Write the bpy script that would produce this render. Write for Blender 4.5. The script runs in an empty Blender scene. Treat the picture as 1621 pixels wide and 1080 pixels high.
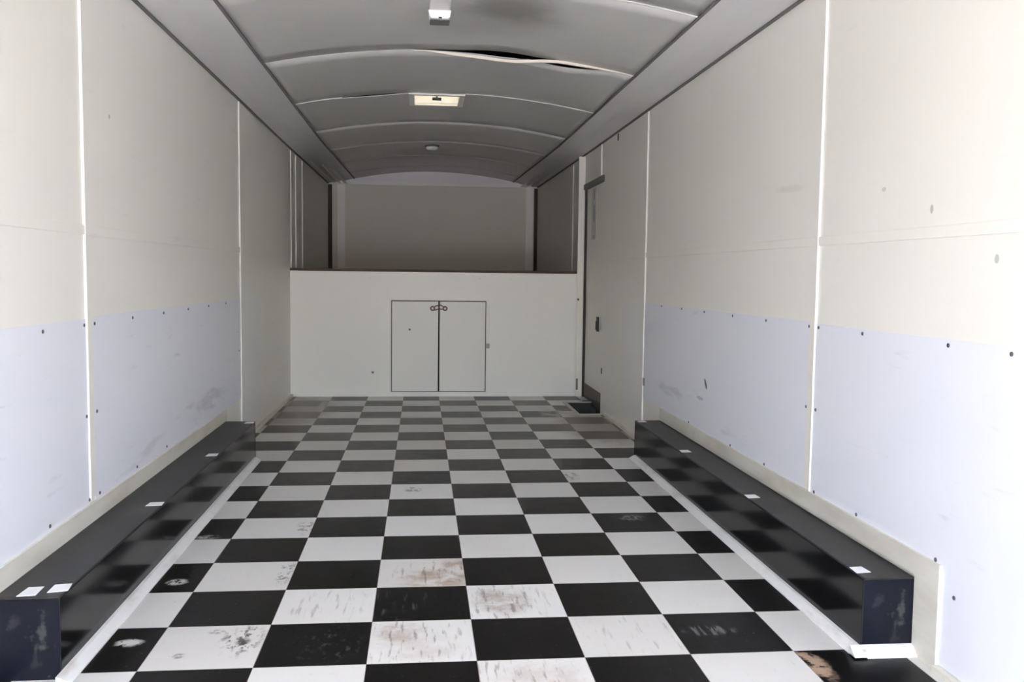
import bpy, bmesh, math, random
from mathutils import Matrix, Vector
random.seed(7)
SC = bpy.context.scene
COL = SC.collection

# ------------------------------------------------------------------ camera
YAW, PITCH, ROLL = math.radians(5.784), math.radians(4.229), math.radians(0.677)
F_PX = 1432.67
fw = Vector((math.sin(YAW)*math.cos(PITCH), math.cos(YAW)*math.cos(PITCH), -math.sin(PITCH)))
r0 = Vector((math.cos(YAW), -math.sin(YAW), 0)); u0 = r0.cross(fw)
rt = r0*math.cos(ROLL) + u0*math.sin(ROLL); up = u0*math.cos(ROLL) - r0*math.sin(ROLL)
cam_data = bpy.data.cameras.new('camera')
cam_data.sensor_fit = 'HORIZONTAL'; cam_data.sensor_width = 36.0
cam_data.lens = 36.0*F_PX/1621.0
cam_data.clip_start = 0.02; cam_data.clip_end = 500
cam = bpy.data.objects.new('camera', cam_data); COL.objects.link(cam)
M = Matrix((rt, up, -fw)).transposed().to_4x4()
M.translation = Vector((-0.1601, -2.4435, 1.0754))
cam.matrix_world = M
SC.camera = cam

# ------------------------------------------------------------------ sky, sun, exposure
SC.view_settings.view_transform = 'Standard'; SC.view_settings.look = 'None'
SC.view_settings.gamma = 1.0; SC.view_settings.use_curve_mapping = False
SC.view_settings.exposure = 1.90
SC.cycles.max_bounces = 14; SC.cycles.diffuse_bounces = 10; SC.cycles.glossy_bounces = 6
SC.cycles.transmission_bounces = 6
SC.cycles.sample_clamp_indirect = 8.0
world = bpy.data.worlds.new('sky'); SC.world = world; world.use_nodes = True
wn = world.node_tree.nodes; wl = world.node_tree.links
sky = wn.new('ShaderNodeTexSky'); sky.sky_type = 'NISHITA'; sky.sun_disc = False
sky.sun_elevation = math.radians(70); sky.sun_rotation = math.radians(185)
sky.air_density = 1.0; sky.dust_density = 5.0; sky.ozone_density = 1.0
bg = wn['Background']; bg.inputs['Strength'].default_value = 0.72
wl.new(sky.outputs[0], bg.inputs['Color'])
sun_d = bpy.data.lights.new('sun', 'SUN'); sun_d.energy = 3.0; sun_d.angle = math.radians(0.6)
sun_d.color = (1.0, 0.96, 0.91)
sun = bpy.data.objects.new('sun', sun_d); COL.objects.link(sun)
# high sun behind the photographer: its beam reaches only the threshold, outside the picture
sun.rotation_euler = Vector((-0.04, 0.34, -0.94)).to_track_quat('-Z', 'Y').to_euler()

# ------------------------------------------------------------------ sizes (metres; y runs into the trailer)
T = 0.3048
XL, XR = -1.271, 1.262          # inner wall faces
Y_OPEN = -3.60                  # rear opening
Y_PART = 5.45                   # low partition
Y_NOSE = 8.70
Z_WALL = 2.115
Z_GROUND = -0.72

# ------------------------------------------------------------------ material helpers
def mat(name, col, rough=0.5, metal=0.0, spec=0.5):
    m = bpy.data.materials.new(name); m.use_nodes = True
    b = m.node_tree.nodes['Principled BSDF']
    b.inputs['Base Color'].default_value = (*col, 1); b.inputs['Roughness'].default_value = rough
    b.inputs['Metallic'].default_value = metal; b.inputs['Specular IOR Level'].default_value = spec
    return m

class N:
    """small node-graph writer for one material"""
    def __init__(s, m):
        s.t = m.node_tree; s.n = s.t.nodes; s.l = s.t.links; s.b = s.n['Principled BSDF']
        tc = s.n.new('ShaderNodeTexCoord'); s.co = tc.outputs['Object']
    def put(s, sock, v):
        if hasattr(v, 'is_linked') or hasattr(v, 'links'): s.l.new(v, sock)
        else: sock.default_value = v
    def m(s, op, a, b=0.0, c=0.0, clamp=False):
        n = s.n.new('ShaderNodeMath'); n.operation = op; n.use_clamp = clamp
        for i, v in enumerate((a, b, c)): s.put(n.inputs[i], v)
        return n.outputs[0]
    def xyz(s, v):
        n = s.n.new('ShaderNodeSeparateXYZ'); s.put(n.inputs[0], v); return n.outputs
    def comb(s, x, y, z=0.0):
        n = s.n.new('ShaderNodeCombineXYZ')
        for i, v in enumerate((x, y, z)): s.put(n.inputs[i], v)
        return n.outputs[0]
    def noise(s, scale, detail=3.0, stretch=None, rough=0.55, offset=0.0):
        v = s.co
        if stretch or offset:
            mp = s.n.new('ShaderNodeMapping'); s.put(mp.inputs[0], v)
            mp.inputs['Scale'].default_value = stretch or (1, 1, 1)
            mp.inputs['Location'].default_value = (offset, offset*.7, offset*.3); v = mp.outputs[0]
        n = s.n.new('ShaderNodeTexNoise'); s.put(n.inputs['Vector'], v)
        n.inputs['Scale'].default_value = scale; n.inputs['Detail'].default_value = detail
        n.inputs['Roughness'].default_value = rough
        return n.outputs[0]
    def ramp(s, v, a, b):            # smooth 0..1 between a and b
        n = s.n.new('ShaderNodeMapRange'); n.interpolation_type = 'SMOOTHSTEP'
        s.put(n.inputs[0], v); n.inputs[1].default_value = a; n.inputs[2].default_value = b
        return n.outputs[0]
    def mix(s, f, a, b):
        n = s.n.new('ShaderNodeMix'); n.data_type = 'RGBA'; s.put(n.inputs[0], f)
        for i, v in ((6, a), (7, b)):
            if isinstance(v, tuple): n.inputs[i].default_value = (*v, 1)
            else: s.put(n.inputs[i], v)
        return n.outputs[2]
    def spot(s, u, v, u0_, v0_, ru, rv, ang=0.0):    # 1 in the centre of an ellipse, 0 at its rim
        du = s.m('SUBTRACT', u, u0_); dv = s.m('SUBTRACT', v, v0_)
        if ang:
            ca, sa = math.cos(ang), math.sin(ang)
            du, dv = (s.m('ADD', s.m('MULTIPLY', du, ca), s.m('MULTIPLY', dv, sa)),
                      s.m('SUBTRACT', s.m('MULTIPLY', dv, ca), s.m('MULTIPLY', du, sa)))
        a = s.m('POWER', s.m('ABSOLUTE', s.m('DIVIDE', du, ru)), 2.0)
        b = s.m('POWER', s.m('ABSOLUTE', s.m('DIVIDE', dv, rv)), 2.0)
        return s.m('SUBTRACT', 1.0, s.m('SQRT', s.m('ADD', a, b)), clamp=True)
    def bump(s, h, strength=0.1, dist=0.002):
        n = s.n.new('ShaderNodeBump'); n.inputs['Strength'].default_value = strength
        n.inputs['Distance'].default_value = dist; s.put(n.inputs['Height'], h)
        s.l.new(n.outputs[0], s.b.inputs['Normal'])

# wall board: warm off-white, satin, faint mottling, a few scuffs
def wall_mat(name, col, marks=()):
    m = mat(name, col, 0.42, spec=0.35); g = N(m)
    x, y, z = g.xyz(g.co)[:3]
    c = g.mix(g.m('MULTIPLY', g.ramp(g.noise(1.3, 4), 0.35, 0.75), 0.10), col, tuple(v*.86 for v in col))
    n2 = g.noise(26, 3, stretch=(1, 1, 1.6)); n3 = g.noise(9, 5, stretch=(1, .5, 3.0))
    for (y0, z0, ry, rz, ang, k, dark) in marks:
        f = g.m('MULTIPLY', g.ramp(g.m('ADD', g.spot(y, z, y0, z0, ry, rz, ang), g.m('MULTIPLY', g.m('SUBTRACT', n3 if ry > .2 else n2, .5), 2.6 if ry > .2 else .5)), *((.35, 1.1) if ry > .2 else (.2, .45))), k)
        c = g.mix(f, c, dark)
    g.l.new(c, g.b.inputs['Base Color'])
    g.bump(g.noise(2.2, 2), 0.10, 0.004)
    return m
GREY = (.20, .19, .18); BLK = (.03, .03, .03)
W_COL = (.88, .86, .80)
M_WALL_L = wall_mat('warm_white_wall_board', W_COL, [(.97, 1.62, .012, .012, 0, .5, GREY), (2.2, .34, .5, .10, 0, .22, GREY)])
M_WALL_R = wall_mat('warm_white_wall_board_scuffed', W_COL, [(-.32, 1.127, .013, .017, 0, .45, GREY), (-.02, 1.27, .012, .02, 0, .5, GREY),
      (.25, 1.35, .02, .01, 0, .3, GREY), (4.302, 1.127, .045, .035, 0, .9, (.95, .94, .9)), (1.0, 1.42, .3, .03, .1, .12, GREY)])
P_COL = (.83, .85, .92)
M_PANEL_L = wall_mat('cool_white_kick_panel', P_COL, [(2.4, .40, .7, .09, 0, .25, GREY), (1.4, .35, .5, .05, .1, .15, GREY), (3.0, .55, .3, .03, 0, .22, GREY)])
M_PANEL_R = wall_mat('cool_white_kick_panel_scuffed', P_COL, [(1.934, .539, .018, .045, -.75, .95, BLK), (2.02, .455, .08, .014, 0, .4, GREY),
      (2.5, .42, .6, .07, 0, .22, GREY), (1.5, .36, .4, .05, 0, .14, GREY)])
M_PART = wall_mat('white_partition_board', (.90, .89, .86))
M_TRIM = mat('white_trim', (.86, .85, .82), 0.35)
M_BATTEN = mat('cream_batten', (.72, .70, .62), 0.55)
g = N(M_BATTEN); g.l.new(g.mix(g.ramp(g.noise(9, 5, stretch=(1, .25, 1)), .4, .7), (.74, .72, .64), (.62, .58, .50)), g.b.inputs['Base Color'])
M_COVE = mat('grey_cove_panel', (.60, .60, .61), 0.34)
g = N(M_COVE); g.l.new(g.mix(g.ramp(g.noise(2.0, 3, stretch=(1, .3, 1)), .35, .7), (.74, .74, .75), (.64, .64, .65)), g.b.inputs['Base Color'])
M_CEIL = mat('grey_ceiling_skin', (.57, .57, .555), 0.30)
g = N(M_CEIL); x, y, z = g.xyz(g.co)[:3]
cc = g.mix(g.ramp(g.noise(1.1, 3, stretch=(1, .6, 1)), .35, .7), (.58, .58, .57), (.54, .535, .515))
nz = g.noise(7, 5)
for (x0, y0, rx, ry, k) in ((.24, 1.55, .30, .34, .75), (.15, 1.75, .5, .4, .3), (-.1, 6.5, .5, .6, .25)):
    cc = g.mix(g.m('MULTIPLY', g.ramp(g.m('ADD', g.spot(x, y, x0, y0, rx, ry), g.m('MULTIPLY', g.m('SUBTRACT', nz, .5), .55)), .1, .75), k), cc, (.16, .15, .13))
g.l.new(cc, g.b.inputs['Base Color']); g.bump(g.noise(1.6, 2, stretch=(.6, 1.6, 1)), 0.25, 0.012)
M_VOID = mat('dark_roof_cavity', (.02, .018, .016), 0.9)
M_SKIN = mat('white_outer_skin', (.75, .75, .74), 0.4)
M_GAP = mat('dark_joint', (.05, .047, .042), 0.7)
M_JOINT = mat('grey_joint_strip', (.16, .155, .15), 0.6)
M_DECK = mat('brown_deck_edge', (.095, .065, .05), 0.8)
M_GROUND = mat('pale_concrete_ground', (.42, .40, .37), 0.9)
g = N(M_GROUND); g.l.new(g.mix(g.ramp(g.noise(.8, 6), .35, .65), (.60, .58, .55), (.50, .485, .46)), g.b.inputs['Base Color'])
M_SCREW = mat('steel_screw', (.16, .17, .19), 0.4, 0.7)
M_BLKP = mat('black_plastic', (.02, .02, .021), 0.4)
M_TAPE = mat('white_tape', (.86, .86, .86), 0.45)
M_LENS = mat('white_lamp_lens', (.90, .90, .89), 0.25)
M_LBASE = mat('off_white_lamp_base', (.72, .68, .68), 0.4)
M_CREAM = mat('cream_edge_strip', (.86, .80, .70), 0.5)
M_RED = mat('dark_red_latch', (.045, .004, .008), 0.35, 0.3)
M_ALU = mat('white_metal_angle', (.80, .80, .80), 0.32, 0.0)
g = N(M_ALU); g.l.new(g.mix(g.ramp(g.noise(18, 4, stretch=(1, .3, 1)), .5, .8), (.82, .82, .81), (.60, .57, .52)), g.b.inputs['Base Color'])
# black glossy wheel box
def box_mat(name, rough, scuffs=(), tone=((.005, .0048, .0055), (.014, .012, .012))):
    m = mat(name, (.016, .015, .017), rough, spec=0.25); g = N(m)
    x, y, z = g.xyz(g.co)[:3]; n = g.noise(30, 5)
    c = g.mix(g.ramp(g.noise(6, 4, stretch=(1, .3, 1)), .45, .8), *tone)
    for (a0, b0, ra, rb, k, col) in scuffs:
        c = g.mix(g.m('MULTIPLY', g.ramp(g.m('ADD', g.spot(x, z, a0, b0, ra, rb), g.m('MULTIPLY', g.m('SUBTRACT', n, .5), 3.2)), .5, 1.0), k), c, col)
    g.l.new(c, g.b.inputs['Base Color'])
    g.l.new(g.m('ADD', rough-.06, g.m('MULTIPLY', g.noise(4, 4), .14)), g.b.inputs['Roughness'])
    return m
M_BOX = box_mat('black_glossy_board', 0.13)
M_BOXTOP = mat('black_matt_top', (.035, .033, .033), 0.42, spec=.35)
g = N(M_BOXTOP); g.l.new(g.mix(g.ramp(g.noise(10, 5, stretch=(1, .5, 1)), .5, .8), (.016, .0155, .016), (.045, .038, .032)), g.b.inputs['Base Color'])
M_BOXEND = box_mat('scuffed_end_sky_tint', 0.30, [(.035, .13, .05, .08, .55, (.09, .09, .085)), (.02, .05, .06, .04, .2, (.08, .08, .08)), (-.03, .16, .03, .05, .2, (.10, .10, .12))], ((.006, .007, .013), (.011, .012, .020)))  # scuffs, plus the sky's blue reflection put into the base tone

# checkerboard floor with grime
M_FLOOR = mat('black_and_white_tiles', (.5, .5, .5), 0.3, spec=0.25); g = N(M_FLOOR)
sx, sy, sz = g.xyz(g.co)[:3]
u = g.m('DIVIDE', sx, T); v = g.m('DIVIDE', sy, T)
fu = g.m('FLOOR', u); fv = g.m('FLOOR', v)
par = g.m('FLOORED_MODULO', g.m('ADD', fu, fv), 2.0)
wn_ = g.n.new('ShaderNodeTexWhiteNoise'); wn_.noise_dimensions = '2D'; g.l.new(g.comb(fu, fv), wn_.inputs['Vector']); rnd = wn_.outputs['Value']
white = g.mix(rnd, (.78, .775, .76), (.68, .665, .635))
black = g.mix(rnd, (.004, .0038, .0038), (.009, .0078, .0075))
grain = g.noise(60, 5, stretch=(1.0, .14, 1)); fine = g.noise(70, 5); blot = g.noise(11, 7, rough=.65)
speck = g.noise(38, 6, stretch=(1, .6, 1), rough=.7); big = g.noise(1.4, 4)
scr = g.ramp(grain, .62, .76)
white = g.mix(g.m('MULTIPLY', scr, .16), white, (.30, .25, .21))
white = g.mix(g.m('MULTIPLY', g.ramp(big, .45, .75), .15), white, (.52, .46, .39))
black = g.mix(g.m('MULTIPLY', g.ramp(g.noise(22, 5, offset=3.1), .62, .8), .25), black, (.05, .043, .038))
def stain(col_in, u0_, v0_, ru, rv, k, col, tex, lo=.34, hi=.62):
    f = g.m('MULTIPLY', g.ramp(g.m('ADD', g.spot(u, v, u0_, v0_, ru, rv), g.m('MULTIPLY', g.m('SUBTRACT', fine, .5), .5)), .05, .60), g.ramp(tex, lo, hi))
    return g.mix(g.m('MULTIPLY', f, k), col_in, col)
BR = (.36, .24, .155); DK = (.07, .06, .06)
for a in ((-.30, 2.35, .62, .34, .75, BR, blot), (-.08, 2.70, .26, .45, .7, BR, blot), (-.3, 2.1, .6, .14, .6, BR, blot),
          (.34, 1.5, .42, .55, .65, (.34, .26, .21), blot), (-.72, .72, .34, .30, .55, BR, blot), (-.5, .35, .5, .4, .25, BR, blot),
          (.55, -.4, .5, .4, .3, BR, blot)):
    white = stain(white, *a)
for a in ((-.25, 2.4, .9, .7, .55, (.14, .10, .075), grain, .54, .68), (.35, 1.45, .7, .8, .6, (.13, .10, .08), grain, .52, .66), (-.55, .5, .8, .8, .6, (.14, .11, .09), grain, .54, .68),
          (.3, -.4, .9, .7, .5, (.14, .11, .09), grain, .54, .68), (1.5, .5, .8, .8, .35, (.2, .18, .16), grain, .55, .70), (-1.5, 1.5, .7, .7, .4, (.2, .18, .16), grain, .54, .70),
          (-2.22, .66, .26, .50, .9, DK, speck, .50, .58), (-2.20, .60, .10, .12, .8, DK, blot, .38, .55), (-2.08, 2.62, .16, .60, .75, DK, speck, .50, .60), (-2.1, 4.5, .18, .45, .6, DK, speck, .48, .60),
          (2.12, 7.5, .2, .45, .65, DK, speck, .46, .60), (2.78, 2.68, .22, .25, .6, DK, speck, .48, .60), (-.64, 6.62, .18, .25, .7, DK, speck, .44, .58),
          (-1.15, 6.6, .2, .5, .5, DK, speck, .48, .60), (-2.72, .30, .07, .08, .6, DK, fine, .35, .5), (-2.5, .85, .10, .08, .5, DK, fine, .4, .55)):
    white = stain(white, *a)
black = stain(black, -3.26, .64, .17, .12, .95, (.66, .65, .62), speck, .42, .50)
black = stain(black, -3.26, 2.34, .15, .14, .9, (.66, .65, .60), speck, .40, .50)
black = stain(black, -3.32, 4.10, .20, .13, .8, (.60, .60, .56), speck, .44, .52)
black = stain(black, 2.55, 4.72, .26, .26, .6, (.45, .43, .41), speck, .46, .60)
black = stain(black, 2.35, .55, .36, .18, .4, (.36, .35, .33), grain, .50, .62)
black = stain(black, -.9, 1.5, .8, .8, .3, (.25, .24, .22), grain, .58, .70)
black = stain(black, -1.4, .45, .5, .6, .4, (.20, .18, .16), speck, .54, .66)
black = stain(black, 3.05, -.30, .20, .45, .95, (.42, .30, .21), blot, .47, .53)
tile = g.mix(par, black, white)
worn = g.ramp(g.m('ADD', g.m('ADD', g.spot(u, v, -3.8, 15.2, 1.6, 4.0), g.m('MULTIPLY', g.spot(u, v, 3.6, 12.6, 1.3, 3.4), 1.0)), g.m('MULTIPLY', g.m('SUBTRACT', blot, .5), .5)), .12, .65)
tile = g.mix(g.m('MULTIPLY', worn, .62), tile, (.185, .135, .10))
for a in ((2.85, 14.6, .45, 1.1, .8, (.46, .43, .39), blot, .42, .56), (-3.05, 16.5, .22, 1.6, .7, (.50, .47, .43), blot, .40, .55)):
    tile = stain(tile, *a)
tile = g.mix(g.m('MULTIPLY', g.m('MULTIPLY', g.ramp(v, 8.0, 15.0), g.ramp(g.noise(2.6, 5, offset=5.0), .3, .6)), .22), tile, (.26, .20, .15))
eu = g.m('ABSOLUTE', g.m('SUBTRACT', g.m('FRACT', u), .5)); ev = g.m('ABSOLUTE', g.m('SUBTRACT', g.m('FRACT', v), .5))
edge = g.ramp(g.m('MAXIMUM', eu, ev), .4935, .4985)
tile = g.mix(g.m('MULTIPLY', edge, .6), tile, (.20, .15, .13))
g.l.new(tile, g.b.inputs['Base Color'])
g.l.new(g.m('ADD', .22, g.m('ADD', g.m('MULTIPLY', blot, .18), g.m('MULTIPLY', par, .08))), g.b.inputs['Roughness'])
g.l.new(g.m('ADD', .14, g.m('MULTIPLY', par, .12)), g.b.inputs['Specular IOR Level'])
g.bump(g.m('ADD', g.m('MULTIPLY', edge, -1.0), g.m('MULTIPLY', big, 1.5)), 0.12, 0.002)

# translucent vent lid
M_LID = mat('cream_translucent_lid', (.9, .87, .75), 0.4)
_n = M_LID.node_tree.nodes; _l = M_LID.node_tree.links
tr = _n.new('ShaderNodeBsdfTranslucent'); tr.inputs[0].default_value = (.92, .88, .74, 1)
mx = _n.new('ShaderNodeMixShader'); mx.inputs[0].default_value = .22
_l.new(_n['Principled BSDF'].outputs[0], mx.inputs[1]); _l.new(tr.outputs[0], mx.inputs[2]); _l.new(mx.outputs[0], _n['Material Output'].inputs[0])

# ------------------------------------------------------------------ mesh helpers
def box(bm, x0, x1, y0, y1, z0, z1):
    vs = [bm.verts.new((x, y, z)) for x in (x0, x1) for y in (y0, y1) for z in (z0, z1)]
    for f in ((0, 1, 3, 2), (4, 6, 7, 5), (0, 4, 5, 1), (2, 3, 7, 6), (0, 2, 6, 4), (1, 5, 7, 3)):
        bm.faces.new([vs[i] for i in f])
def prism(bm, prof, axis, a, b):
    """closed profile extruded along x, y or z between a and b"""
    def P(p, t):
        return {'x': (t, p[0], p[1]), 'y': (p[0], t, p[1]), 'z': (p[0], p[1], t)}[axis]
    A = [bm.verts.new(P(p, a)) for p in prof]; B = [bm.verts.new(P(p, b)) for p in prof]
    n = len(prof)
    bm.faces.new(A); bm.faces.new(B[::-1])
    for i in range(n): bm.faces.new((A[i], B[i], B[(i+1) % n], A[(i+1) % n]))
def lathe(bm, prof, c, axis='z', seg=20):
    rings = []
    for r, h in prof:
        ring = []
        for k in range(seg):
            a = 2*math.pi*k/seg; p, q = r*math.cos(a), r*math.sin(a)
            d = {'z': (p, q, h), 'x': (h, p, q), 'y': (p, h, q)}[axis]
            ring.append(bm.verts.new((c[0]+d[0], c[1]+d[1], c[2]+d[2])))
        rings.append(ring)
    for a, b in zip(rings, rings[1:]):
        for k in range(seg): bm.faces.new((a[k], a[(k+1) % seg], b[(k+1) % seg], b[k]))
    bm.faces.new(rings[0][::-1]); bm.faces.new(rings[-1])
def obj(name, bm, m, parent=None, bevel=0.0, smooth=False, local=False):
    """local: the verts are already in the parent's frame"""
    bmesh.ops.recalc_face_normals(bm, faces=bm.faces)
    if parent is not None and not local:
        root = parent; off = Vector((0, 0, 0))
        while root is not None: off += root.location; root = root.parent
        bmesh.ops.translate(bm, verts=bm.verts, vec=-off)
    me = bpy.data.meshes.new(name); bm.to_mesh(me); bm.free()
    me.materials.append(m)
    if smooth:
        for p in me.polygons: p.use_smooth = True
    o = bpy.data.objects.new(name, me); COL.objects.link(o)
    if parent is not None: o.parent = parent
    if bevel:
        b = o.modifiers.new('bevel', 'BEVEL'); b.width = bevel; b.segments = 2; b.limit_method = 'ANGLE'
    return o
def boxes(name, lst, m, parent=None, bevel=0.0):
    bm = bmesh.new()
    for b in lst: box(bm, *b)
    return obj(name, bm, m, parent, bevel)
def struct(o):
    o['kind'] = 'structure'; return o
def thing(name, label, cat, loc, group=None):
    o = bpy.data.objects.new(name, None); COL.objects.link(o); o.location = loc; o.empty_display_size = .1
    o['label'] = label; o['category'] = cat
    if group: o['group'] = group
    return o

# ------------------------------------------------------------------ ground outside
struct(boxes('ground', [(-40, 40, -45, 40, Z_GROUND-.1, Z_GROUND)], M_GROUND))

# ------------------------------------------------------------------ floor with the step well cut out by the side door
WX0, WY0, WY1 = 1.065, 4.405, 5.03
floor = struct(boxes('floor', [(XL-.05, WX0-.012, Y_OPEN, Y_PART+.05, -.05, 0), (WX0-.012, XR+.05, Y_OPEN, WY0-.02, -.05, 0), (WX0-.012, XR+.05, WY1+.02, Y_PART+.05, -.05, 0)], M_FLOOR))
M_WELL = mat('black_step_well', (.012, .011, .010), .5)
struct(boxes('trim_1', [(WX0-.012, WX0, WY0, WY1, -.30, 0), (WX0-.012, XR+.05, WY0-.02, WY0, -.30, 0), (WX0-.012, XR+.05, WY1, WY1+.02, -.30, 0), (XR+.05, XR+.12, WY1, WY1+.02, -.30, 0),
                        (WX0-.012, XR+.12, WY0-.02, WY1+.02, -.32, -.30), (XR+.05, XR+.12, WY0-.02, WY1+.02, -.30, .0)], M_WELL))
M_WTRIM = mat('worn_metal_edge', (.42, .40, .37), .45)
struct(boxes('trim_2', [(WX0-.03, WX0, WY0-.03, WY1+.03, 0, .006), (WX0, XR-.002, WY0-.03, WY0, 0, .006), (WX0, XR+.016, WY1, WY1+.045, 0, .006)], M_WTRIM))

# ------------------------------------------------------------------ side walls
DY0, DY1, DZ = 4.58, 5.425, 1.835       # side door opening
wl_ = struct(boxes('wall_left', [(XL-.05, XL, Y_OPEN, Y_NOSE+.05, -.05, Z_WALL+.09)], M_WALL_L))
wr_ = struct(boxes('wall_right', [(XR, XR+.05, Y_OPEN, DY0, -.05, Z_WALL+.09), (XR, XR+.05, DY1, Y_NOSE+.05, -.05, Z_WALL+.09),
                           (XR, XR+.05, DY0, DY1, DZ, Z_WALL+.09)], M_WALL_R))
wl_['label'] = 'left warm white wall with bluish white lower panels'
TN = [20]
def trim(b, m, bevel=0.0):
    TN[0] += 1
    return struct(boxes('trim_%d' % TN[0], b, m, None, bevel))
def side(s):                        # -1 left, +1 right: face plane and a proud distance -> x range
    X = XL if s < 0 else XR
    return (lambda d0, d1: (X+d0, X+d1)) if s < 0 else (lambda d0, d1: (X-d1, X-d0))
def fit_out(s, wall, pan_mat, wall_mat_, seams, panels, screws, rail_y):
    M_PANEL_DIM = wall_mat('dimmed_kick_panel', (.855, .85, .845))  # far panels: the weaker light is put into a duller panel colour
    R = side(s)
    for ys in seams:                 # joint strip: flat flange with a raised near edge
        z0, z1 = (.297 if ys < 2.8 else .024), Z_WALL-.012
        trim([(*R(0, .004), ys+.006, ys+.055, z0, z1)], wall_mat_); trim([(*R(0, .0085), ys, ys+.006, z0, z1)], M_TRIM)
    x0, x1 = R(0, .006)
    boxes('rail_strip', [(x0, x1, Y_OPEN, rail_y, 1.189, 1.222)], wall_mat_, wall, bevel=.0015)
    kp = []
    for (y0, y1, z0, z1, *low) in panels:
        bm = bmesh.new(); X0, X1 = R(0, .003)
        pr = [(y1, z0), (y1, z1), (y0, z1+(y1-y0)*.004)] + ([(y0, low[1]), (low[0], low[1]), (low[0], z0)] if low else [(y0, z0)])
        prism(bm, pr, 'x', X0, X1)
        kp.append((obj('kick_panel', bm, M_PANEL_DIM if y0 > 3 else pan_mat, wall), y0, y1))
    for (y, z) in screws:
        host = wall
        for o, a, b in kp:
            if a <= y <= b: host = o
        bm = bmesh.new(); xs = XL+.003 if s < 0 else XR-.003
        d = 1 if s < 0 else -1
        lathe(bm, [(.0062, 0), (.0062, .0018*d), (.004, .0032*d)], (xs, y, z), 'x', 10)
        obj('screw', bm, M_SCREW, host)
    return kp
SL = [(y, .890) for y in (-.12, .341, .672, .768, 1.18, 1.603, 2.02, 2.44, 2.86)] + [(.676, .585), (.772, .588), (.684, .30), (.783, .30), (.357, .302), (1.2, .302), (1.62, .302), (3.231, .588)]
SR = [(y, .897) for y in (-.40, -.136, .343, .668, .746, 1.165, 1.568, 1.985, 2.384, 2.80)] + [(.668, .60), (.748, .60), (.656, .302), (.336, .305), (1.135, .302), (1.55, .302), (-.124, .302), (-.127, .273), (-.217, .227), (2.2, .302)]
fit_out(-1, wl_, M_PANEL_L, M_WALL_L, (.690, 3.285), [(Y_OPEN, .688, .283, .910), (.748, 3.28, .283, .905), (3.342, 3.95, .10, .895)], SL, 4.6)
fit_out(1, wr_, M_PANEL_R, M_WALL_R, (.690, 3.205), [(Y_OPEN, .688, .290, .910, -.157, .02), (.748, 3.20, .290, .905), (3.262, 3.85, .10, .895)], SR, 4.3)
# thin joints of the walls in the nose
for s, wall, ys in ((-1, wl_, (5.50, 5.80, 6.25)), (1, wr_, (5.62, 6.02))):
    R = side(s)
    for y in ys: trim([(*R(0, .008), y, y+.012, 1.11, Z_WALL-.01)], M_TRIM)
R = side(1)
trim([(*R(0, .010), DY1-.004, DY1+.012, DZ+.03, Z_WALL-.01)], M_TRIM)
trim([(*R(0, .010), DY0+.10, DY0+.115, DZ+.03, Z_WALL-.01)], M_TRIM)
boxes('seam_bracket', [(*R(.001, .007), 3.165, 3.20, .375, .425)], M_SCREW, wr_, bevel=.002)
boxes('cove_bracket', [(*R(0, .006), 4.085, 4.115, 2.05, 2.10)], M_SCREW, wr_, bevel=.002)

# cream battens between wheel box and kick panel, and base strips further in
struct(boxes('trim_3', [(XL, XL+.012, -.30, 2.82, .222, .285)], M_BATTEN))
struct(boxes('trim_4', [(XR-.012, XR, -.037, 2.76, .232, .296), (XR-.012, XR, -.157, -.037, .0, .296)], M_BATTEN))
struct(boxes('baseboard_left', [(XL, XL+.022, 2.80, Y_PART-.005, 0, .022)], M_BATTEN))
struct(boxes('baseboard_right', [(XR-.022, XR, 2.77, WY0-.03, 0, .022)], M_BATTEN))
struct(boxes('baseboard_near', [(XR-.022, XR-.003, Y_OPEN, -.16, 0, .018)], M_BATTEN))

# ------------------------------------------------------------------ side door in the right wall
door = struct(boxes('door_1', [(XR+.022, XR+.047, DY0-.0, DY1-.012, .006, DZ-.01)], M_WALL_R))
boxes('door_jamb', [(XR+.001, XR+.05, DY1-.012, DY1, -.02, DZ)], M_GAP, door)
boxes('door_header_shade', [(XR-.012, XR+.045, DY0-.01, DY1+.01, DZ-.02, DZ+.022)], M_JOINT, door)  # shadow under the header is put into its dark colour
bm = bmesh.new(); prism(bm, [(DY0, .055), (DY1-.012, .012), (DY1-.012, .125), (DY0, .125)], 'x', XR+.017, XR+.022)
obj('tread_shadow_band', bm, mat('brown_tread_shadow', (.13, .10, .085), .55), door)  # added band; brown stands for the shadowed step tread by the door
bm = bmesh.new(); prism(bm, [(DY0, -.03), (DY1-.012, -.03), (DY1-.012, .012), (DY0, .055)], 'x', XR+.017, XR+.022)
obj('well_dark_fill', bm, M_WELL, door)  # added plate continuing the black of the step well up the door
h = boxes('door_latch', [(XR+.008, XR+.022, 4.80, 4.865, .615, .735)], M_BLKP, door, bevel=.004)
boxes('latch_lever', [(XR+.0, XR+.008, 4.815, 4.85, .63, .70)], M_BLKP, h, bevel=.003)
boxes('strike_plate', [(XR-.006, XR, 4.535, 4.565, .30, .345)], M_SCREW, door, bevel=.002)
boxes('decal', [(XR+.019, XR+.022, 4.99, 5.20, 1.37, 1.80)], mat('pale_grey_decal', (.66, .655, .62), .5), door)
for (a, b) in ((1.70, 1.79), (1.52, 1.66), (1.38, 1.41)):
    boxes('decal_line', [(XR+.018, XR+.019, 5.06, 5.12, a, b)], mat('grey_decal_print', (.45, .445, .43), .6), door)
# white jamb between door and partition
struct(boxes('trim_5', [(XR-.055, XR-.002, Y_PART-.025, Y_PART-.001, .0, Z_WALL-.012)], M_WALL_R))

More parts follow.
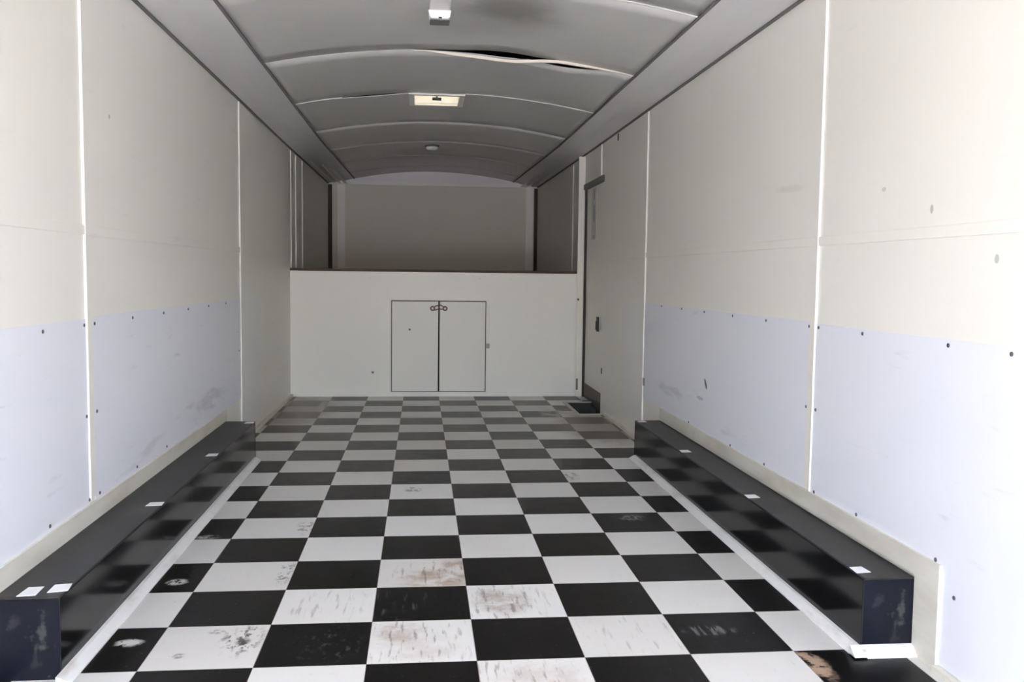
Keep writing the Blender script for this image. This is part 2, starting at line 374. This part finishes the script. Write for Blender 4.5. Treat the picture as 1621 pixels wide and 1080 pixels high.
# ------------------------------------------------------------------ low partition with the cupboard opening
CX0, CX1, CZ0, CZ1 = -.415, .410, .040, .838
PX1 = 1.198
wp = struct(boxes('wall_front', [(XL, CX0, Y_PART, Y_PART+.03, 0, 1.083), (CX1, PX1, Y_PART, Y_PART+.03, 0, 1.083),
                          (CX0, CX1, Y_PART, Y_PART+.03, 0, CZ0), (CX0, CX1, Y_PART, Y_PART+.03, CZ1, 1.083), (PX1, XR, Y_PART, Y_PART+.03, 0, 1.083)], M_PART))
boxes('cap_strip', [(XL+.005, PX1, Y_PART-.006, Y_PART, 1.066, 1.083)], M_TRIM, wp)
boxes('base_strip', [(XL+.022, PX1, Y_PART-.008, Y_PART, 0, .022)], M_PART, wp)
boxes('edge_strip', [(PX1-.006, PX1+.004, Y_PART-.005, Y_PART, 0.02, 1.066)], M_TRIM, wp)
boxes('dark_fastener', [(PX1+.012, PX1+.028, Y_PART-.032, Y_PART-.025, .06, .16)], M_JOINT, wp)
for (x, z) in ((-.572, .21), (1.218, .86), (-.6, 1.03), (.35, 1.03), (-.01, 1.06), (.62, 1.03)):
    bm = bmesh.new(); lathe(bm, [(.010, 0), (.010, -.002), (.006, -.004)], (x, Y_PART - (.0 if x < 1.2 else .026), z), 'y', 10)
    obj('screw', bm, M_SCREW if z < 1 else M_TRIM, wp)
# raised deck of the nose
struct(boxes('floor_nose', [(XL, XR, Y_PART-.008, Y_NOSE, 1.084, 1.106)], M_DECK))

cup = thing('access_cupboard', 'low white double-door cupboard with dark red latch set in the front partition', 'cupboard', (0, Y_PART, CZ0))
boxes('carcass', [(CX0, CX1, Y_PART+.40, Y_PART+.41, CZ0, CZ1), (CX0, CX0+.004, Y_PART+.012, Y_PART+.40, CZ0, CZ1), (CX1-.004, CX1, Y_PART+.012, Y_PART+.40, CZ0, CZ1),
                  (CX0, CX1, Y_PART+.012, Y_PART+.40, CZ1-.004, CZ1), (CX0, CX1, Y_PART+.012, Y_PART+.40, CZ0, CZ0+.004)], M_GAP, cup)
boxes('frame', [(CX0-.016, CX0, Y_PART-.009, Y_PART, CZ0-.02, CZ1+.02), (CX1, CX1+.016, Y_PART-.009, Y_PART, CZ0-.02, CZ1+.02),
                (CX0, CX1, Y_PART-.009, Y_PART, CZ1, CZ1+.02), (CX0, CX1, Y_PART-.009, Y_PART, CZ0-.02, CZ0)], M_TRIM, cup)
M_DOOR = wall_mat('white_cupboard_door', (.87, .86, .83))
for a, b in ((CX0+.007, -.0085), (.0035, CX1-.007)):
    d = boxes('door', [(a, b, Y_PART-.005, Y_PART+.012, CZ0+.006, CZ1-.008)], M_DOOR, cup, bevel=.0015)
    if a < -.1:
        bm = bmesh.new(); lathe(bm, [(.009, 0), (.009, -.003)], (-.255, Y_PART-.005, .585), 'y', 10); obj('hole_plug', bm, M_JOINT, d)
    else:
        boxes('hinge_bar', [(CX1+.012, CX1+.026, Y_PART-.014, Y_PART-.005, .47, .80)], M_TRIM, d, bevel=.002)
        boxes('catch', [(CX1-.004, CX1+.032, Y_PART-.018, Y_PART-.006, .425, .465)], M_WTRIM, d, bevel=.003)
# latch: two eyes joined by a hooked bar across the gap
bm = bmesh.new(); Yl = Y_PART-.005
for cx in (-.058, .050):
    for k in range(14):
        a0, a1 = 2*math.pi*k/14, 2*math.pi*(k+1)/14
        q = [(.022, a0), (.022, a1), (.011, a1), (.011, a0)]
        prism(bm, [(cx+r*math.cos(t), .770+r*math.sin(t)) for r, t in q], 'y', Yl-.010, Yl)
prism(bm, [(-.050, .782), (-.03, .797), (.012, .803), (.05, .784), (.05, .776), (.012, .793), (-.026, .788), (-.05, .774)], 'y', Yl-.016, Yl-.004)
prism(bm, [(-.046, .760), (.0, .772), (.04, .766), (.04, .757), (.0, .762), (-.046, .750)], 'y', Yl-.016, Yl-.004)
lat = obj('latch', bm, M_RED, cup)
lat['label'] = 'dark red hook and eye latch'
for cx in (-.058, .050):
    bm = bmesh.new(); lathe(bm, [(.0105, 0), (.0105, -.006), (.006, -.009)], (cx, Yl, .770), 'y', 12); obj('rivet', bm, M_TRIM, lat)

# ------------------------------------------------------------------ nose: far wall, beam, pilasters
RISE = lambda y: .075*max(0.0, (y-5.0)/3.7)
W0, SPR, SAG = .955, 2.125, .10
def zc(x, y): return SPR + RISE(y) + SAG*(1-min(1.0, abs(x)/W0)**2.0)
M_NOSE = wall_mat('beige_nose_panel', (.80, .75, .68))
struct(boxes('wall_back', [(XL-.05, XR+.05, Y_NOSE, Y_NOSE+.05, 1.0, 2.42)], M_NOSE))
M_BEAM = mat('bright_white_trim', (.94, .93, .91), 0.35)
struct(boxes('trim_6', [(XL, XR, Y_NOSE-.07, Y_NOSE, 2.125, 2.168)], M_BEAM))                   # beam
struct(boxes('trim_7', [(XL+.11, XL+.20, Y_NOSE-.035, Y_NOSE, 1.106, 2.125)], M_BEAM))
struct(boxes('trim_8', [(XR-.145, XR-.055, Y_NOSE-.035, Y_NOSE, 1.106, 2.125)], M_BEAM))
struct(boxes('trim_9', [(XL, XL+.045, Y_NOSE-.03, Y_NOSE, 1.106, 2.125), (XR-.040, XR, Y_NOSE-.03, Y_NOSE, 1.106, 2.125)], M_GAP))  # darker nose corners built as dark strips
M_GABLE = mat('pale_grey_gable', (.92, .89, .92), .5)
bm = bmesh.new()
prof = [(XL+.02, 2.168)] + [(XL+.02+(XR-XL-.04)*k/24, max(2.17, zc(XL+.02+(XR-XL-.04)*k/24, Y_NOSE)+.004)) for k in range(25)] + [(XR-.02, 2.168)]
prism(bm, prof, 'y', Y_NOSE-.02, Y_NOSE)
struct(obj('trim_10', bm, M_GABLE))

# ------------------------------------------------------------------ ceiling: vaulted skins between the coves
SEAMS = [Y_OPEN, .12, 1.225, 2.335, 3.46, 4.57, 5.68, 6.79, 7.9, Y_NOSE]
VX0, VX1, VY0, VY1 = -.212, .088, 3.49, 3.83            # roof vent opening
def droop(x):                                          # how far the loose strip hangs below the vault
    pts = [(-.4, 0), (-.15, .004), (.12, .017), (.24, .025), (.33, .025), (.40, .016), (.47, .006), (.55, .0), (.9, 0)]
    if x <= pts[0][0] or x >= pts[-1][0]: return 0.0
    for (a, p), (b, q) in zip(pts, pts[1:]):
        if a <= x <= b: return p+(q-p)*(x-a)/(b-a)
def bumpf(x, a, b, h):
    return h*math.sin(math.pi*(x-a)/(b-a)) if a < x < b else 0.0
bm = bmesh.new()
xs0 = sorted(set([round(-W0+2*W0*k/48, 4) for k in range(49)] + [VX0, VX1]))
for i, (ya, yb) in enumerate(zip(SEAMS, SEAMS[1:])):
    ga, gb = ya+(.002 if ya < 4 else .0005), yb-(.002 if yb < 4 else .0005)
    ys = sorted(set([0, 1] + [k/8 for k in range(9)]))
    if ya < VY0 < yb: ys = sorted(set(ys + [(VY0-ga)/(gb-ga), (VY1-ga)/(gb-ga)]))
    G = {}
    for a, x in enumerate(xs0):
        for b, t in enumerate(ys):
            y0_, y1_ = ga, gb
            if abs(yb-2.335) < 1e-6: y1_ = gb - bumpf(x, .02, .44, .035)      # near skin pulled back: gap above the strip
            if abs(ya-2.335) < 1e-6: y0_ = ga + bumpf(x, .34, .84, .125)      # far skin pulled back: gap below the strip
            if abs(ya-3.46) < 1e-6: y0_ = ga + bumpf(x, -.72, -.25, .014)
            y = y0_+(y1_-y0_)*t
            if y1_ == gb and y0_ == ga: y = ga+(gb-ga)*t
            z = zc(x, y)
            if abs(ya-2.335) < 1e-6: z -= droop(x)*.8*max(0, 1-t*3.0)*(1 if x < .36 else .4)
            if abs(ya-3.46) < 1e-6: z -= bumpf(x, -.78, -.2, .006)*max(0, 1-t*3)
            G[a, b] = bm.verts.new((x, y, z))
    for a in range(len(xs0)-1):
        for b in range(len(ys)-1):
            xm = (xs0[a]+xs0[a+1])/2; ym = ga+(gb-ga)*(ys[b]+ys[b+1])/2
            if VX0 < xm < VX1 and VY0 < ym < VY1: continue
            bm.faces.new((G[a, b], G[a+1, b], G[a+1, b+1], G[a, b+1]))
ceil = struct(obj('ceiling', bm, M_CEIL, smooth=True))
so = ceil.modifiers.new('thickness', 'SOLIDIFY'); so.thickness = .003; so.offset = 1
def seam_strip_curve(y, w, h, x0, x1, m, extra=None, n=40):
    bm = bmesh.new(); prev = None
    for k in range(n+1):
        x = x0+(x1-x0)*k/n; z = zc(x, y) - (extra(x) if extra else 0)
        hh = h*max(.2, min(1, (x1-x)/.30, (x-x0)/.20)) if h > .01 else h
        ring = [bm.verts.new(p) for p in ((x, y-w/2, z-hh), (x, y+w/2, z-hh), (x, y+w/2, z+.001), (x, y-w/2, z+.001))]
        if prev:
            for q in range(4): bm.faces.new((prev[q], prev[(q+1) % 4], ring[(q+1) % 4], ring[q]))
        else: bm.faces.new(ring)
        prev = ring
    bm.faces.new(prev[::-1])
    return obj('seam_strip', bm, m, ceil)
for y in (.12, 1.225): seam_strip_curve(y, .010, .0025, -W0, W0, M_TRIM)
seam_strip_curve(2.335, .007, .002, -W0, -.20, M_COVE)
ss = seam_strip_curve(2.333, .012, .013, -.20, W0, M_CREAM, lambda x: droop(x) + bumpf(x, -.15, .60, .006))
ss['label'] = 'loose cream strip hanging from the split ceiling seam'
seam_strip_curve(3.455, .012, .003, -W0, -.66, M_TRIM); seam_strip_curve(3.455, .012, .003, .12, W0, M_TRIM)
seam_strip_curve(4.57, .012, .0015, -W0, -.30, M_CEIL); seam_strip_curve(4.57, .010, .0015, .40, .62, M_TRIM); seam_strip_curve(5.68, .012, .001, -W0, W0, M_CEIL)
seam_strip_curve(6.79, .012, .001, -W0, W0, M_CEIL)

# coves: flat outer band and a slightly tipped inner band, dark joint lines along both edges
for nm, s in (('trim_11', -1), ('trim_12', 1)):
    X = XL if s < 0 else XR
    bm = bmesh.new(); NY = 30; prev = None
    for k in range(NY+1):
        y = Y_OPEN+(Y_NOSE-Y_OPEN)*k/NY; r = RISE(y)
        P = [(X, Z_WALL+r*.3), (X-s*.02, Z_WALL+r*.3), (X-s*.15, Z_WALL+.002+r*.6), (s*(W0+.005), SPR+r+.001), (s*(W0+.005), SPR+r+.012), (X, Z_WALL+r*.3+.03)]
        ring = [bm.verts.new((p[0], y, p[1])) for p in P]
        if prev:
            for q in range(6): bm.faces.new((prev[q], prev[(q+1) % 6], ring[(q+1) % 6], ring[q]))
        else: bm.faces.new(ring)
        prev = ring
    bm.faces.new(prev[::-1])
    cove = struct(obj(nm, bm, M_COVE))
    # dark joint strips along both edges
    for (xa, za, w) in ((X-s*.008, Z_WALL-.004, .016), (s*(W0+.004), SPR-.003, .014)):
        bm = bmesh.new(); prev = None
        for k in range(NY+1):
            y = Y_OPEN+(Y_NOSE-Y_OPEN)*k/NY; r = RISE(y)*(.3 if abs(xa) > 1.1 else 1)
            ring = [bm.verts.new(p) for p in ((xa-w/2, y, za+r-.003), (xa+w/2, y, za+r-.003), (xa+w/2, y, za+r+.006), (xa-w/2, y, za+r+.006))]
            if prev:
                for q in range(4): bm.faces.new((prev[q], prev[(q+1) % 4], ring[(q+1) % 4], ring[q]))
            else: bm.faces.new(ring)
            prev = ring
        bm.faces.new(prev[::-1])
        obj('joint_strip', bm, M_JOINT, cove)
    # crumpled bright strips at the nose end of the cove
    for j, (xo, ya, yb) in enumerate(((1.20, 6.3, 8.55), (1.13, 6.7, 8.6), (1.06, 7.1, 8.62))):
        bm = bmesh.new()
        z0 = Z_WALL+RISE(ya)*.6-.022; z1 = Z_WALL+RISE(yb)*.6-.026
        v = [bm.verts.new(p) for p in ((s*xo, ya, z0+.012), (s*(xo-.018), ya, z0+.004), (s*(xo-.025), yb, z1), (s*(xo+.02), yb, z1+.012))]
        v2 = [bm.verts.new((p.co.x, p.co.y, p.co.z-.006)) for p in v]
        bm.faces.new(v); bm.faces.new(v2[::-1])
        for q in range(4): bm.faces.new((v[q], v2[q], v2[(q+1) % 4], v[(q+1) % 4]))
        obj('cove_strip', bm, M_BEAM, cove)

# ------------------------------------------------------------------ outer shell above and around (keeps daylight out of the roof cavity)
RZ = 2.36
struct(boxes('roof', [(XL-.05, XR+.05, Y_OPEN, VY0-.01, RZ, RZ+.03), (XL-.05, XR+.05, VY1+.01, Y_NOSE+.05, RZ, RZ+.03),
               (XL-.05, VX0-.01, VY0-.01, VY1+.01, RZ, RZ+.03), (VX1+.01, XR+.05, VY0-.01, VY1+.01, RZ, RZ+.03),
               (XL-.05, XL-.02, Y_OPEN, Y_NOSE+.05, Z_WALL+.09, RZ), (XR+.02, XR+.05, Y_OPEN, Y_NOSE+.05, Z_WALL+.09, RZ), (XL-.05, XR+.05, Y_OPEN-.0, Y_OPEN+.03, Z_WALL+.11, RZ)], M_VOID))
struct(boxes('wall_nose_underside', [(XL-.05, XR+.05, Y_PART+.45, Y_NOSE+.05, 1.02, 1.05), (XL-.05, XR+.05, Y_PART+.42, Y_PART+.45, -.05, 1.05)], M_VOID))

# ------------------------------------------------------------------ roof vent
vent = thing('roof_vent', 'square cream roof vent with white flange and black crank in the grey ceiling', 'vent', ((VX0+VX1)/2, (VY0+VY1)/2, zc(0, 3.5)-.01))
zt = zc(-.06, 3.5)
bm = bmesh.new()
fl = .030
for b in ((VX0-fl, VX1+fl, VY0-fl, VY0+.006, zt-.014, zt-.003), (VX0-fl, VX1+fl, VY1-.006, VY1+fl, zt-.014, zt-.003),
          (VX0-fl, VX0+.006, VY0, VY1, zt-.014, zt-.003), (VX1-.006, VX1+fl, VY0, VY1, zt-.014, zt-.003)): box(bm, *b)
obj('flange', bm, M_TRIM, vent, bevel=.002)
boxes('well', [(VX0-.004, VX1+.004, VY0-.004, VY0, zt-.003, RZ+.03), (VX0-.004, VX1+.004, VY1, VY1+.004, zt-.003, RZ+.03),
               (VX0-.004, VX0, VY0, VY1, zt-.003, RZ+.03), (VX1, VX1+.004, VY0, VY1, zt-.003, RZ+.03)], M_LENS, vent)
boxes('lid', [(VX0-.02, VX1+.02, VY0-.02, VY1+.02, RZ+.034, RZ+.040)], M_LID, vent, bevel=.002)
boxes('crossbar', [(VX0, VX1, 3.575, 3.59, zt+.03, zt+.036)], M_WTRIM, vent)
bm = bmesh.new(); cx = (VX0+VX1)/2
box(bm, cx-.006, cx+.006, 3.545, 3.56, zt-.02, zt+.05); box(bm, cx-.03, cx+.03, 3.535, 3.57, zt-.028, zt-.014)
obj('crank', bm, M_BLKP, vent, bevel=.003)

# ------------------------------------------------------------------ ceiling lamps
lx, ly = -.083, 1.585; lz = zc(lx, ly)
lamp = thing('ceiling_lamp', 'boxy white ceiling lamp nearest the opening, above the loose ceiling seam', 'lamp', (lx, ly, lz), 'white ceiling lamps')
boxes('lamp_base', [(lx-.045, lx+.045, ly-.33, ly+.10, lz-.012, lz-.001)], M_LBASE, lamp, bevel=.003)
bm = bmesh.new()
prism(bm, [(lx-.050, lz-.010), (lx+.050, lz-.010), (lx+.044, lz-.040), (lx+.036, lz-.046), (lx-.036, lz-.046), (lx-.044, lz-.040)], 'y', ly, ly+.085)
obj('lamp_lens', bm, M_LENS, lamp, bevel=.004)
boxes('switch', [(lx-.005, lx+.009, ly-.004, ly+.004, lz-.046, lz-.041)], M_BLKP, lamp)
boxes('lens_shadow', [(lx-.043, lx+.043, ly+.012, ly+.10, lz-.050, lz-.0465)], M_JOINT, lamp)  # dark sheet stands for the lens underside in shade
lx, ly = -.064, 6.0; lz = zc(lx, ly)
lamp2 = thing('ceiling_lamp', 'small round white ceiling lamp deep inside, beyond the roof vent', 'lamp', (lx, ly, lz), 'white ceiling lamps')
bm = bmesh.new(); lathe(bm, [(.068, -.001), (.068, -.010), (.062, -.014)], (lx, ly, lz), 'z', 24); obj('lamp_base', bm, M_JOINT, lamp2)
bm = bmesh.new(); lathe(bm, [(.056, -.012), (.055, -.026), (.044, -.040), (.02, -.046)], (lx, ly, lz), 'z', 24); obj('lamp_lens', bm, M_LENS, lamp2, smooth=True)

# ------------------------------------------------------------------ wheel boxes
def wheel_box(s, label, y0, y1, zt, tapes):
    xi = -1.095 if s < 0 else 1.102                # inner face
    xo = XL+.009 if s < 0 else XR-.009
    xm = (xi+xo)/2
    root = thing('wheel_box', label, 'wheel box', (xm, y0, 0), 'black wheel boxes along the walls')
    a, b = min(xi, xo), max(xi, xo)
    t = .012
    fx = (xi-s*0, xi+s*t)
    boxes('side_panel', [(min(fx), max(fx), y0+.006, y1, 0, zt-.006)], M_BOX, root, bevel=.002)
    boxes('top_panel', [(a, b, y0, y1, zt-.006, zt)], M_BOXTOP, root, bevel=.002)
    e = boxes('end_panel', [(a, b, y0, y0+.006, 0, zt-.006)], M_BOXEND, root)
    boxes('far_panel', [(a, b, y1-.012, y1, 0, zt-.006)], M_BOX, root)
    bm = bmesh.new()                               # white angle strip along the foot
    prism(bm, [(xi, 0.001), (xi-s*.037, 0.001), (xi-s*.037, .005), (xi-s*.010, .020), (xi, .022)], 'y', y0-.036, y1-.03)
    if s > 0: prism(bm, [(y0, 0.001), (y0-.036, 0.001), (y0-.036, .005), (y0-.008, .026), (y0, .028)], 'x', xi-s*.037, xo)
    fm = obj('foot_moulding', bm, M_ALU, root); fm['label'] = 'white metal strip along the foot of the box'
    for (cx, cy, w, l, ang) in tapes:
        bm = bmesh.new(); n = 4
        pts = [(-w/2, -l/2), (w/2, -l/2+.006), (w/2-.004, l/2), (-w/2+.003, l/2-.004)]
        ca, sa = math.cos(ang), math.sin(ang)
        prism(bm, [(cx+p*ca-q*sa, cy+p*sa+q*ca) for p, q in pts], 'z', zt+.0002, zt+.0016)
        tp = obj('tape_patch', bm, M_TAPE, root); tp['label'] = 'white tape patch'
    return root
wheel_box(-1, 'long black wheel box against the left wall with white tape patches on its top edge', -.035, 2.785, .222,
          [(-1.182, .010, .046, .072, 0), (-1.116, .032, .050, .064, .1), (-1.120, .92, .056, .055, 0), (-1.118, 1.82, .05, .06, 0), (-1.117, 2.73, .05, .05, 0)])
wheel_box(1, 'long black wheel box against the right wall with scuffed end towards the opening', -.035, 2.755, .222,
          [(1.123, .036, .046, .056, 0), (1.127, .916, .050, .056, 0), (1.128, 1.818, .05, .06, 0), (1.132, 2.705, .05, .05, 0)])
